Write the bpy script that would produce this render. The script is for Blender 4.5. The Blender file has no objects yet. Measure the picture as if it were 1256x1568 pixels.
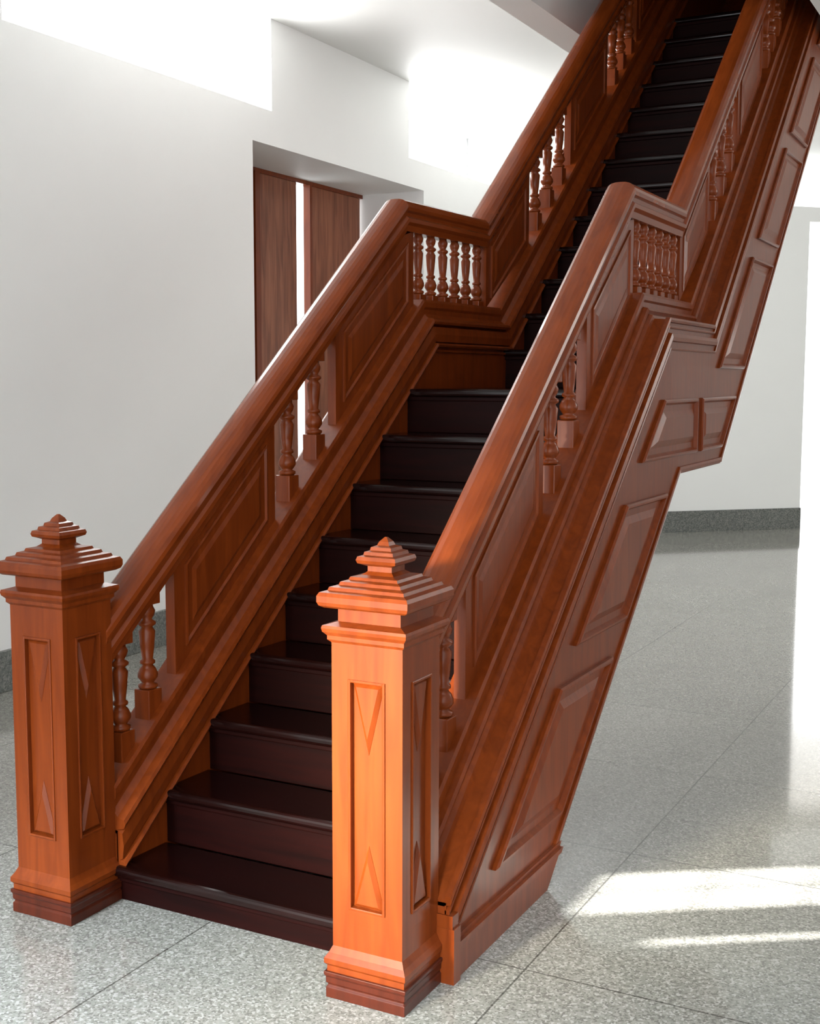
import bpy, bmesh, math
from mathutils import Vector, Matrix
# calibrated dimensions (metres)
W,m,zk,k1,K=1.087,.831,2.294,1.812,.723
xs,zu,xr=.124,1.193,-.014
xl=-W+.045
k2=k1+K; phi=math.atan(m); tn=math.tan(phi/2); cs=math.cos(phi)
HS=zk-zu
def shear(side,y):
    if side<0: return .045*min(y,2.7)+.008*max(0,y-2.7)
    return -.018*max(0,y-2.2)
# ---------------------------------------------------------------- materials
def newmat(name):
    mt=bpy.data.materials.new(name); mt.use_nodes=True; nt=mt.node_tree
    return mt,nt,nt.nodes['Principled BSDF']
def wood(name,c1,c2,rough=.29,coat=.07,scale=1.0,bump=.04,axis='Z',spec=.22):
    mt,nt,b=newmat(name); N=nt.nodes; L=nt.links
    tc=N.new('ShaderNodeTexCoord'); mp=N.new('ShaderNodeMapping')
    s={'Z':(14,14,1.2),'Y':(14,1.2,4),'X':(1.2,14,14)}[axis]
    mp.inputs['Scale'].default_value=tuple(q*scale for q in s)
    L.new(tc.outputs['Object'],mp.inputs['Vector'])
    n=N.new('ShaderNodeTexNoise'); n.inputs['Scale'].default_value=2.2; n.inputs['Detail'].default_value=8; n.inputs['Distortion'].default_value=.8
    L.new(mp.outputs[0],n.inputs['Vector'])
    r=N.new('ShaderNodeValToRGB'); r.color_ramp.elements[0].position=.3; r.color_ramp.elements[1].position=.7
    r.color_ramp.elements[0].color=(*c1,1); r.color_ramp.elements[1].color=(*c2,1)
    L.new(n.outputs['Fac'],r.inputs[0]); L.new(r.outputs[0],b.inputs['Base Color'])
    b.inputs['Roughness'].default_value=rough; b.inputs['Specular IOR Level'].default_value=spec
    b.inputs['Coat Weight'].default_value=coat; b.inputs['Coat Roughness'].default_value=.1
    bp=N.new('ShaderNodeBump'); bp.inputs['Strength'].default_value=bump; bp.inputs['Distance'].default_value=.004
    L.new(n.outputs['Fac'],bp.inputs['Height']); L.new(bp.outputs[0],b.inputs['Normal'])
    return mt
M_w=wood('varnished_wood',(.128,.0215,.0032),(.195,.036,.0055))
M_rail=wood('handrail_wood',(.145,.025,.004),(.215,.041,.007),rough=.23,axis='Y',coat=.25)
M_dark=wood('dark_tread_wood',(.0045,.0012,.001),(.010,.002,.0016),rough=.2,coat=.12,axis='X',spec=.25)
M_riser=wood('riser_wood',(.006,.0009,.0007),(.013,.0016,.0011),rough=.5,coat=0,axis='X',spec=.07)
M_base=wood('newel_plinth_wood',(.045,.008,.003),(.075,.013,.005))
M_door=wood('door_wood',(.15,.046,.022),(.31,.11,.055),rough=.35,scale=.8,coat=.08)
M_shaft=newmat('stairwell_shade')[0]; M_shaft.node_tree.nodes['Principled BSDF'].inputs['Base Color'].default_value=(.02,.02,.02,1)  # stairwell gloom put into the colour as near-black
def plaster(name,c):
    mt,nt,b=newmat(name); N=nt.nodes; L=nt.links
    n=N.new('ShaderNodeTexNoise'); n.inputs['Scale'].default_value=3; n.inputs['Detail'].default_value=6
    tc=N.new('ShaderNodeTexCoord'); L.new(tc.outputs['Object'],n.inputs['Vector'])
    r=N.new('ShaderNodeValToRGB'); r.color_ramp.elements[0].color=(*[q*.97 for q in c],1); r.color_ramp.elements[1].color=(*c,1)
    L.new(n.outputs['Fac'],r.inputs[0]); L.new(r.outputs[0],b.inputs['Base Color']); b.inputs['Roughness'].default_value=.6
    return mt
M_wall=plaster('white_plaster',(.88,.89,.88)); M_ceil=plaster('ceiling_plaster',(.82,.82,.80)); M_frame=plaster('window_frame_paint',(.85,.85,.85))
def terrazzo(name,cs_,rough,joints,scale=170):
    mt,nt,b=newmat(name); N=nt.nodes; L=nt.links
    tc=N.new('ShaderNodeTexCoord')
    v=N.new('ShaderNodeTexVoronoi'); v.inputs['Scale'].default_value=scale; L.new(tc.outputs['Object'],v.inputs['Vector'])
    sx=N.new('ShaderNodeSeparateColor'); L.new(v.outputs['Color'],sx.inputs[0])
    r=N.new('ShaderNodeValToRGB'); r.color_ramp.interpolation='CONSTANT'
    el=r.color_ramp.elements; el[0].position=0; el[0].color=(*cs_[0],1); el[1].position=.22; el[1].color=(*cs_[1],1)
    for p,c in ((.6,cs_[2]),(.85,cs_[3])):
        q=el.new(p); q.color=(*c,1)
    L.new(sx.outputs[0],r.inputs[0])
    n=N.new('ShaderNodeTexNoise'); n.inputs['Scale'].default_value=1.3; n.inputs['Detail'].default_value=4; L.new(tc.outputs['Object'],n.inputs['Vector'])
    mx=N.new('ShaderNodeMix'); mx.data_type='RGBA'; mx.blend_type='MULTIPLY'; mx.inputs[0].default_value=.3
    L.new(r.outputs[0],mx.inputs[6]); L.new(n.outputs['Fac'],mx.inputs[7])
    col=mx.outputs[2]
    if joints:
        br=N.new('ShaderNodeTexBrick'); br.offset=0; br.inputs['Scale'].default_value=1; br.inputs['Brick Width'].default_value=.92; br.inputs['Row Height'].default_value=.92
        br.inputs['Mortar Size'].default_value=.0028; br.inputs['Color1'].default_value=(1,1,1,1); br.inputs['Color2'].default_value=(.93,.93,.93,1); br.inputs['Mortar'].default_value=(.38,.38,.37,1)
        mp=N.new('ShaderNodeMapping'); mp.inputs['Location'].default_value=(.64,.66,0); L.new(tc.outputs['Object'],mp.inputs[0]); L.new(mp.outputs[0],br.inputs['Vector'])
        m2=N.new('ShaderNodeMix'); m2.data_type='RGBA'; m2.blend_type='MULTIPLY'; m2.inputs[0].default_value=1
        L.new(col,m2.inputs[6]); L.new(br.outputs['Color'],m2.inputs[7]); col=m2.outputs[2]
    L.new(col,b.inputs['Base Color']); b.inputs['Roughness'].default_value=rough
    b.inputs['Specular IOR Level'].default_value=.8
    return mt
M_floor=terrazzo('terrazzo_floor',[(.19,.187,.163),(.27,.265,.235),(.325,.32,.285),(.43,.425,.385)],.075,True)
M_bb=terrazzo('terrazzo_skirting',[(.08,.09,.08),(.13,.14,.13),(.18,.19,.17),(.24,.24,.22)],.35,False,110)
# ---------------------------------------------------------------- helpers
col=bpy.context.scene.collection
def empty(n):
    o=bpy.data.objects.new(n,None); col.objects.link(o); return o
SIDE=0
def finish(bm,name,mat,parent=None,bevel=0,smooth=False,seg=2):
    if SIDE:
        for v in bm.verts: v.co.x+=shear(SIDE,v.co.y)
    bmesh.ops.recalc_face_normals(bm,faces=bm.faces)
    me=bpy.data.meshes.new(name); bm.to_mesh(me); bm.free()
    o=bpy.data.objects.new(name,me); col.objects.link(o); me.materials.append(mat)
    if parent: o.parent=parent
    if smooth:
        for p in me.polygons: p.use_smooth=True
    if bevel:
        b=o.modifiers.new('b','BEVEL'); b.width=bevel; b.segments=seg; b.limit_method='ANGLE'; b.angle_limit=math.radians(35)
    return o
def addbox(bm,x0,x1,y0,y1,z0,z1):
    vs=[bm.verts.new((x,y,z)) for x in (x0,x1) for y in (y0,y1) for z in (z0,z1)]
    for f in ((0,1,3,2),(4,6,7,5),(0,4,5,1),(2,3,7,6),(0,2,6,4),(1,5,7,3)): bm.faces.new([vs[i] for i in f])
def boxes(name,lst,mat,parent=None,bevel=0):
    bm=bmesh.new()
    for b in lst: addbox(bm,*b)
    return finish(bm,name,mat,parent,bevel)
def prism(bm,poly,f0,f1):
    A=[bm.verts.new(f0(*p)) for p in poly]; B=[bm.verts.new(f1(*p)) for p in poly]
    bm.faces.new(A); bm.faces.new(B[::-1]); n=len(poly)
    for i in range(n): bm.faces.new([A[i],B[i],B[(i+1)%n],A[(i+1)%n]])
def pth(h,ys,ye):
    vv=h/cs; s=h*tn
    return [(ys,zk-vv+m*(ys-k1)),(k1+s,zk-h),(k2+s,zk-h),(ye,zk-vv+m*(ye-k2))]
def zat(h,y):
    s=h*tn
    if y<k1+s: return zk-h/cs+m*(y-k1)
    if y<k2+s: return zk-h
    return zk-h/cs+m*(y-k2)
def yat_lo(h,z): return k1+(z-zk+h/cs)/m
def yat_up(h,z): return k2+(z-zk+h/cs)/m
def sweep(bm,prof,ys,ye):
    rings=[]
    cols=[pth(h,ys,ye) for x,h in prof]
    for k in range(4): rings.append([bm.verts.new((prof[i][0],cols[i][k][0],cols[i][k][1])) for i in range(len(prof))])
    n=len(prof)
    for k in range(3):
        for i in range(n): bm.faces.new([rings[k][i],rings[k][(i+1)%n],rings[k+1][(i+1)%n],rings[k+1][i]])
    bm.faces.new(rings[0]); bm.faces.new(rings[3][::-1])
def clipz(bm):
    g=bm.verts[:]+bm.edges[:]+bm.faces[:]
    bmesh.ops.bisect_plane(bm,geom=g,plane_co=(0,0,0.0),plane_no=(0,0,-1),clear_outer=True)
    ed=[e_ for e_ in bm.edges if e_.is_boundary]
    if ed: bmesh.ops.holes_fill(bm,edges=ed,sides=0)
def inset(poly,d):
    n=len(poly); ar=sum(poly[i][0]*poly[(i+1)%n][1]-poly[(i+1)%n][0]*poly[i][1] for i in range(n)); sg=1 if ar>0 else -1
    out=[]
    for i in range(n):
        p0_,p1,p2=[Vector(poly[j%n]) for j in (i-1,i,i+1)]
        e1=(p1-p0_).normalized(); e2=(p2-p1).normalized()
        n1=Vector((-e1.y,e1.x))*sg; n2=Vector((-e2.y,e2.x))*sg
        b=(n1+n2); den=1+n1.dot(n2)
        out.append(tuple(p1+b*(d/den)))
    return out
def relief(bm,poly,fn,rings):
    prev=None
    for ins,off in rings:
        q=inset(poly,ins) if ins else poly
        cur=[bm.verts.new(fn(p[0],p[1],off)) for p in q]
        if prev:
            for i in range(len(cur)): bm.faces.new([prev[i],prev[(i+1)%len(cur)],cur[(i+1)%len(cur)],cur[i]])
        prev=cur
    bm.faces.new(prev)
def lathe(bm,prof,cx_,cy_,seg=16):
    rings=[]
    for rr,z in prof: rings.append([bm.verts.new((cx_+rr*math.cos(2*math.pi*i/seg),cy_+rr*math.sin(2*math.pi*i/seg),z)) for i in range(seg)])
    for a_,b_ in zip(rings,rings[1:]):
        for i in range(seg): bm.faces.new([a_[i],a_[(i+1)%seg],b_[(i+1)%seg],b_[i]])
    bm.faces.new(rings[0][::-1]); bm.faces.new(rings[-1])
def sqlathe(bm,prof,cx_,cy_):
    rings=[]
    for rr,z in prof: rings.append([bm.verts.new((cx_+sx*rr,cy_+sy*rr,z)) for sx,sy in ((-1,-1),(1,-1),(1,1),(-1,1))])
    for a_,b_ in zip(rings,rings[1:]):
        for i in range(4): bm.faces.new([a_[i],a_[(i+1)%4],b_[(i+1)%4],b_[i]])
    bm.faces.new(rings[0][::-1]); bm.faces.new(rings[-1])
stair=empty('staircase')
# ---------------------------------------------------------------- newels
a,b,c=.1,.114,.127
def newel(cx_,nm):
    bm=bmesh.new()
    sqlathe(bm,[(b,0),(b,.028),(b-.004,.031),(b-.004,.036),(b,.039),(b,.055),(b+.004,.06),(b+.004,.07)],cx_,0)
    finish(bm,nm+'_plinth',M_base,stair,.002)
    bm=bmesh.new()
    core=a-.012; z0,z1=.2,.862
    sqlathe(bm,[(b-.003,.06),(b-.003,.085),(b+.003,.092),(b+.003,.105),(b-.006,.118),(a,.135),(a,z0),(core,z0),(core,z1),(a,z1),(a,.92),(a+.008,.928),(a+.008,.938),(a+.017,.948),(a+.019,.957),(a+.017,.964),(a+.002,.968),(a-.012,.972),(a-.012,1.003),(c-.014,1.008),(c-.004,1.014),(c,1.023),(c,1.038),(c-.005,1.047),(c-.02,1.051),(c-.023,1.059),(c-.04,1.063),(c-.043,1.071),(c-.058,1.075),(c-.061,1.082),(.045,1.086),(.034,1.094),(.034,1.107),(.053,1.115),(.056,1.123),(.053,1.132),(.042,1.135),(.040,1.143),(.030,1.146),(.028,1.154),(.017,1.158),(.013,1.167),(.003,1.178)],cx_,0)
    st=.048
    for sx in (-1,1):
        for sy in (-1,1):
            xa,xb=sorted((sx*(a-st),sx*a)); ya,yb=sorted((sy*(a-st),sy*a))
            addbox(bm,cx_+xa,cx_+xb,ya,yb,z0,z1)
    for k in range(4):
        R=Matrix.Rotation(k*math.pi/2,3,'Z')
        fn=(lambda R:(lambda u,z,o:(R@Vector((u,-(core-.002+o),z)))+Vector((cx_,0,0))))(R)
        w=a-st
        relief(bm,[(-w,z0),(w,z0),(w,z0+.04),(-w,z0+.04)],fn,[(0,0),(0,.0138)])
        relief(bm,[(-w,z1-.03),(w,z1-.03),(w,z1),(-w,z1)],fn,[(0,0),(0,.0138)])
        zb,zu2=z0+.04,z1-.03
        for poly in ([(-w,zb),(-w+.007,zb),(-w+.007,zu2),(-w,zu2)],[(w-.007,zb),(w,zb),(w,zu2),(w-.007,zu2)],[(-w+.007,zb),(w-.007,zb),(w-.007,zb+.007),(-w+.007,zb+.007)],[(-w+.007,zu2-.007),(w-.007,zu2-.007),(w-.007,zu2),(-w+.007,zu2)]):
            relief(bm,poly,fn,[(0,0),(0,.017),(.002,.018)])
        relief(bm,[(-w+.008,zb+.008),(w-.008,zb+.008),(0,zb+.17)],fn,[(0,0),(0,.003),(.010,.012)])
        relief(bm,[(-w+.008,zu2-.008),(0,zu2-.19),(w-.008,zu2-.008)],fn,[(0,0),(0,.003),(.010,.012)])
    finish(bm,nm,M_w,stair,0)
newel(0,'newel_post_right'); newel(-W,'newel_post_left')
# ---------------------------------------------------------------- balustrades
YE=7.2; ys=a-.003
half_in=.06; half_out=xs-xr
def balustrade(x0,side,nm):
    global SIDE
    SIDE=side
    bm=bmesh.new()
    half=[(.0,.0),(.018,.0006),(.034,.004),(.046,.011),(.054,.022),(.057,.034),(.054,.047),(.043,.054),(.041,.068),(.050,.076),(.050,.091),(.036,.102),(.032,.125)]
    prof=[(x0+p,h) for p,h in half]+[(x0-p,h) for p,h in half[::-1][:-1]]
    sweep(bm,prof,ys-.02,YE); clipz(bm); o=finish(bm,nm+'_handrail',M_rail,stair,.0)
    xi=x0-side*half_in; xo=x0+side*half_out
    bm=bmesh.new()
    A,B=min(xi,xo),max(xi,xo)
    sweep(bm,[(A,.502),(B,.502),(B,HS),(A,HS)],ys,YE); clipz(bm)
    S=side
    sill=[(-.055,.405),(-.05,.395),(.05,.395),(.056,.405),(.056,.422),(.048,.43),(.048,.448),(.066,.452),(.072,.462),(.066,.474),(.082,.480),(.088,.492),(half_out-.004,.496),(half_out-.004,.51),(-half_in+.004,.51),(-half_in+.004,.50),(-.085,.495),(-.09,.485),(-.085,.475),(-.06,.47),(-.045,.455),(-.045,.435),(-.055,.425)]
    sweep(bm,[(x0+S*p,h) for p,h in sill],ys,YE)
    def strip(xf,sd,h0,h1,d):
        pr=[(xf-sd*.004,h0),(xf+sd*d*.8,h0+ (h1-h0)*.1),(xf+sd*d,(h0+h1)/2),(xf+sd*d*.8,h1-(h1-h0)*.1),(xf-sd*.004,h1)]
        sweep(bm,pr,ys,YE)
    strip(xo,side,.488,.508,.016); strip(xo,side,.518,.53,.010); strip(xo,side,.545,.58,.02); strip(xo,side,.60,.612,.008)
    strip(xo,side,HS-.03,HS-.004,.01)
    strip(xi,-side,.50,.575,.022); strip(xi,-side,.572,.592,.03); strip(xi,-side,.60,.612,.012)
    clipz(bm)
    finish(bm,nm+'_stringer',M_w,stair,.0)
    s1=yat_lo(HS,0)
    bm=bmesh.new()
    for zz0,zz1,d in ((0,.085,.018),(.085,.1,.024),(.1,.112,.012)):
        prism(bm,[(ys+.015,zz0),(s1+zz0/m,zz0),(s1+zz1/m,zz1),(ys+.015,zz1)],lambda y,z:(xo-side*.003,y,z),lambda y,z,d=d:(xo+side*d,y,z))
    xa_,xb_=sorted((x0,xo+side*.027)); addbox(bm,xa_,xb_,.090,.130,0,.150)
    xa_,xb_=sorted((x0,xo+side*.022)); addbox(bm,xa_,xb_,.091,.126,.150,.185)
    rg=[(0,-.003),(0,.012),(.006,.018),(.013,.018),(.022,.002),(.045,.002),(.07,.013)]
    fo=lambda y,z,o:(xo+side*o,y,z)
    ha,hb=.70,HS-.075
    def low(z0,z1): return [(yat_lo(ha,z0),z0),(yat_lo(hb,z0),z0),(yat_lo(hb,z1),z1),(yat_lo(ha,z1),z1)]
    def up(z0,z1): return [(yat_up(ha,z0),z0),(yat_up(hb,z0),z0),(yat_up(hb,z1),z1),(yat_up(ha,z1),z1)]
    zb=zu+.075; zt_=zu+.30; ym=(yat_lo(HS,zu)+yat_up(HS,zu))/2-.1
    for pl in (low(.2,.61),low(.72,1.13),[(yat_lo(ha,zb),zb),(ym-.03,zb),(ym-.03,zt_),(yat_lo(ha,zt_),zt_)],
               [(ym+.05,zb),(yat_up(hb,zb),zb),(yat_up(hb,zt_),zt_),(ym+.05,zt_)],up(1.62,2.16),up(2.26,2.8),up(2.9,3.44),up(3.54,4.08)):
        relief(bm,pl,fo,rg)
    finish(bm,nm+'_side_panels',M_w,stair,.0)
    bm=bmesh.new(); th=.018
    def infill(y0,y1):
        ht,hbm=.118,.40
        ysn=[y0]+[k for k in (k1,k2) if y0+.02<k<y1-.02]+[y1]
        top=[(y,zat(ht,y)) for y in ysn]
        bot=[(y,zat(hbm,y)) for y in (y0,y1)]
        poly=[bot[0],bot[1]]+top[::-1]
        prism(bm,poly,lambda y,z:(x0-th,y,z),lambda y,z:(x0+th,y,z))
        ip=[(y0+.05,zat(hbm,y0+.05)+.05),(y1-.05,zat(hbm,y1-.05)+.05),(y1-.05,zat(ht,y1-.05)-.05),(y0+.05,zat(ht,y0+.05)-.05)]
        for s_ in (1,-1):
            relief(bm,ip,lambda y,z,o,s_=s_:(x0+s_*(th+o),y,z),[(0,-.002),(0,.006),(.006,.008),(.012,.0015),(.035,.0015),(.05,.007)])
    dl=-.04 if side<0 else 0
    for y0,y1 in ((.46+dl,1.04+2*dl),(1.43+2*dl,k1+.12),(k2+.06,k2+.55),(k2+1.1,k2+1.65),(k2+2.15,k2+2.8),(k2+3.2,k2+3.8)): infill(y0,y1)
    finish(bm,nm+'_infill_panels',M_w,stair,0)
    bm=bmesh.new(); bq=bmesh.new()
    Y=[.225+dl,.35+dl,1.14+2*dl,1.31+2*dl]
    nL=6; ya,yb=k1+.19,k2+.0
    Y+=[ya+(yb-ya)*i/(nL-1) for i in range(nL)]
    Y+=[k2+.66,k2+.82,k2+.98,k2+1.78,k2+1.92,k2+2.06,k2+2.92,k2+3.06]
    pf=[(.022,0),(.027,.02),(.027,.05),(.016,.07),(.022,.1),(.028,.14),(.028,.18),(.022,.24),(.014,.28),(.021,.3),(.021,.33),(.015,.35),(.0195,.5),(.023,.68),(.015,.73),(.025,.76),(.025,.79),(.014,.82),(.021,.87),(.024,.92),(.018,.97),(.018,1)]
    for y in Y:
        zb_=zat(.40,y); ztp=zat(.12,y); land=k1<y<k2+.1
        bh=.03 if land else .075; hw=.025 if land else .030
        addbox(bq,x0-hw,x0+hw,y-hw,y+hw,zb_-.03,zb_+bh)
        addbox(bq,x0-hw,x0+hw,y-hw,y+hw,ztp-(.0 if land else .02),ztp+.03)
        z_0=zb_+bh; z_1=ztp-(.0 if land else .02)
        sc=.9 if land else 1.12
        lathe(bm,[(q*sc,z_0+(z_1-z_0)*t_) for q,t_ in pf],x0,y)
    finish(bm,nm+'_balusters',M_w,stair,0,True)
    finish(bq,nm+'_baluster_blocks',M_w,stair,.003)
    SIDE=0
balustrade(xr,1,'right'); balustrade(xl,-1,'left')
# ---------------------------------------------------------------- steps
bm=bmesh.new(); br=bmesh.new()
R1,RI=.11,.1775; TR=RI/m
def yn(i): return .075+(i-1)*TR+(K-.02 if i>9 else 0)
def zn(i): return R1+RI*(i-1)
for i in range(1,23):
    y0=yn(i); y1=yn(i+1)+.03; z=zn(i); zp=zn(i-1) if i>1 else 0
    xa=xl+shear(-1,y0)+.02; xb=xr+shear(1,y0)-.02
    addbox(bm,xa,xb,y0,y1,z-.032,z)
    addbox(br,xa,xb,y0+.028,y0+.05,zp,z-.03)
    addbox(br,xa,xb,y0+.016,y0+.03,z-.048,z-.03)
finish(bm,'treads',M_dark,stair,.012,seg=3); finish(br,'risers',M_riser,stair,.003)
bm=bmesh.new(); sweep(bm,[(xl+.1,HS-.05),(xr-.02,HS-.05),(xr-.02,HS-.005),(xl+.1,HS-.005)],.3,YE); clipz(bm); finish(bm,'soffit',M_w,stair)
# ---------------------------------------------------------------- room
XL=-3.18; ZC=3.88; TH=.68; ZS=3.30; ZD=3.08
dY=(4.0,6.39); w1=(1.9,4.22); w2=(6.13,8.45)
XO=XL-TH
boxes('wall_left',[(XO,XL,-5,w1[0],0,ZC),(XO,XL,w1[0],dY[0],0,ZS),
  (XO,XL,dY[0],w1[1],ZD,ZS),(XO,XL,w1[1],w2[0],ZD,ZC),(XO,XL,w2[0],dY[1],ZD,ZS),(XO,XL,dY[1],w2[1],0,ZS),(XO,XL,w2[1],8.78,0,ZC)],M_wall)
boxes('baseboard_left',[(XL-.002,XL+.02,-5,dY[0],0,.21),(XL-.002,XL+.02,dY[1],8.75,0,.21)],M_bb,None,.004)
for k,wv in enumerate((w1,w2)):
    x0=XO+.05
    boxes('window_%d'%(k+1),[(x0,x0+.05,wv[0]+.03,wv[1]-.03,ZS,ZS+.03),(x0,x0+.05,wv[0]+.03,wv[1]-.03,ZC-.03,ZC),(x0,x0+.05,wv[0],wv[0]+.03,ZS,ZC),(x0,x0+.05,wv[1]-.03,wv[1],ZS,ZC)],M_frame)
dr=empty('door_1'); xd=XO+.06
for j,(ya,yb) in enumerate(((4.02,4.28),(4.30,4.80),(4.86,5.40),(5.59,6.36))):
    bm=bmesh.new(); addbox(bm,xd,xd+.04,ya,yb,.02,ZD-.03)
    finish(bm,'leaf_%d'%(j+1),M_door,dr,.003)
boxes('frame',[(xd-.02,xd+.05,4.0,6.39,ZD-.03,ZD),(xd+.0,xd+.08,4.80,4.86,0,ZD-.03),(xd,xd+.06,5.56,5.59,0,ZD-.03)],M_w,dr)
p1=Vector((XL-.02,8.72)); p2=Vector((-.95,10.82)); d=(p2-p1).normalized(); nrm=Vector((-d.y,d.x))
Lw=(p2-p1).length
def diag(name,lst,mat):
    bm=bmesh.new()
    for (u0,u1,v0,v1,z0,z1) in lst:
        vs=[]
        for u in (u0,u1):
            for v_ in (v0,v1):
                for z in (z0,z1):
                    q=p1+d*u+nrm*v_; vs.append(bm.verts.new((q.x,q.y,z)))
        for f in ((0,1,3,2),(4,6,7,5),(0,4,5,1),(2,3,7,6),(0,2,6,4),(1,5,7,3)): bm.faces.new([vs[i] for i in f])
    return finish(bm,name,mat)
diag('wall_back',[(-.6,Lw-.2,0,.4,0,ZC),(Lw-.2,Lw,0,.4,0,ZS+.05),(Lw,Lw+1.8,0,.4,ZD+.12,ZS+.05),(Lw+1.8,Lw+7,0,.4,0,ZC)],M_wall)
diag('baseboard_back',[(0,Lw,-.02,.002,0,.22),(Lw+1.8,Lw+6,-.02,.002,0,.22)],M_bb)
XR=3.8
wy=(3.0,3.46); wz=(1.62,2.46); wy2=(2.74,2.90); wz2=(1.75,2.3)  # second slot is an added opening, throws the smaller light patch
boxes('wall_right',[(XR,XR+.2,-5,wy2[0],0,ZC),(XR,XR+.2,wy2[1],wy[0],0,ZC),(XR,XR+.2,wy[1],16,0,ZC),(XR,XR+.2,wy[0],wy[1],0,wz[0]),(XR,XR+.2,wy[0],wy[1],wz[1],ZC),(XR,XR+.2,wy2[0],wy2[1],0,wz2[0]),(XR,XR+.2,wy2[0],wy2[1],wz2[1],ZC)],M_wall)
boxes('window_3',[(XR+.08,XR+.09,wy[0],wy[1],z-.004,z+.004) for z in (1.81,2.0,2.19)]+[(XR+.09,XR+.10,3.236,3.244,wz[0],wz[1])],M_frame)
boxes('floor',[(-6,XR+.2,-5,17,-.15,0)],M_floor)
ox0,ox1,oy0,oy1=-1.15,xs+.045,3.3,7.6
boxes('ceiling',[(XO,ox0,-5,17,ZC,ZC+.2),(ox1,XR+.2,-5,17,ZC,ZC+.2),(ox0,ox1,-5,oy0,ZC,ZC+.2),(ox0,ox1,oy1,17,ZC,ZC+.2)],M_ceil)
boxes('trim_1',[(ox0-.2,ox0,oy0,oy1,3.58,ZC+.01),(ox1,ox1+.3,oy0,oy1,3.58,ZC+.01)],M_ceil)
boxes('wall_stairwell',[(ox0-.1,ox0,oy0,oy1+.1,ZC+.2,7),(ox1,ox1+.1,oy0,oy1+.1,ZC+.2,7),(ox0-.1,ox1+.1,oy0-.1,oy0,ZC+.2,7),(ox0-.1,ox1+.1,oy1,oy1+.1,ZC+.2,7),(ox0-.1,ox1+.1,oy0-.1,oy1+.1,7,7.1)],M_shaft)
# ---------------------------------------------------------------- light
sc=bpy.context.scene
wd=bpy.data.worlds.new('w'); sc.world=wd; wd.use_nodes=True; bg=wd.node_tree.nodes['Background']
bg.inputs[0].default_value=(.95,.98,1,1); bg.inputs[1].default_value=3.9
def area(name,loc,tgt,sx,sy,pw,c=(1,1,1),spread=180):
    l=bpy.data.lights.new(name,'AREA'); l.shape='RECTANGLE'; l.size=sx; l.size_y=sy; l.energy=pw; l.color=c; l.spread=math.radians(spread)
    o=bpy.data.objects.new(name,l); col.objects.link(o); o.location=loc
    o.rotation_euler=(Vector(tgt)-Vector(loc)).to_track_quat('-Z','Y').to_euler(); return o
area('daylight_entrance',(-.75,-3.6,1.15),(-.02,-.1,.62),.45,.45,21,(1,.92,.72),25)
area('daylight_entrance_floor',(-1.2,-3.6,2.7),(-.9,-1.0,0),.6,.6,28,(.78,.89,1),38)
area('daylight_entrance_floor_b',(.9,-4.2,2.7),(.55,-1.0,0),.6,.6,22,(.78,.89,1),36)
area('daylight_clerestory_a',(XL-.1,3.05,3.58),(0,3.05,1.8),2.2,.5,85)
area('daylight_clerestory_b',(XL-.1,7.3,3.58),(0,7.3,2.2),2.2,.5,75)
area('side_fill',(3.5,-2.6,2.2),(.1,1.6,.9),2.0,2.2,18,(1,.97,.92))  # added fill for the right flank of the stair, no window here
area('right_fill',(3.6,6.6,2.7),(-.2,7.2,.4),3.0,1.8,100,(1,.98,.94))  # added lamp, brightens far floor, back wall and upper stringer
q=p1+d*(Lw+.95)+nrm*.6
area('daylight_back',(q.x,q.y,1.7),(q.x-nrm.x*4,q.y-nrm.y*4,1.7),1.8,3.3,15,(1,.87,.80))
sl=bpy.data.lights.new('sun','SUN'); sl.energy=46; sl.angle=.012; sl.color=(1,.98,.96)
so=bpy.data.objects.new('sun',sl); col.objects.link(so)
so.rotation_euler=(-Vector((.832,.555,.55))).to_track_quat('-Z','Y').to_euler()
# ---------------------------------------------------------------- camera
yaw,pitch,roll=.485,-.107,.002
cy_,sy_=math.cos(yaw),math.sin(yaw)
F=Vector((-sy_*math.cos(pitch),cy_*math.cos(pitch),math.sin(pitch))); R0=Vector((cy_,sy_,0)); U0=R0.cross(F)
R=R0*math.cos(roll)+U0*math.sin(roll); U=-R0*math.sin(roll)+U0*math.cos(roll); o=Vector((1.478,-2.678,1.569))
cd=bpy.data.cameras.new('cam'); cd.sensor_fit='HORIZONTAL'; cd.sensor_width=36; cd.lens=1893.05/1256*36
co=bpy.data.objects.new('camera',cd); col.objects.link(co)
co.matrix_world=Matrix(((R[0],U[0],-F[0],o[0]),(R[1],U[1],-F[1],o[1]),(R[2],U[2],-F[2],o[2]),(0,0,0,1))); sc.camera=co
sc.view_settings.view_transform='Standard'
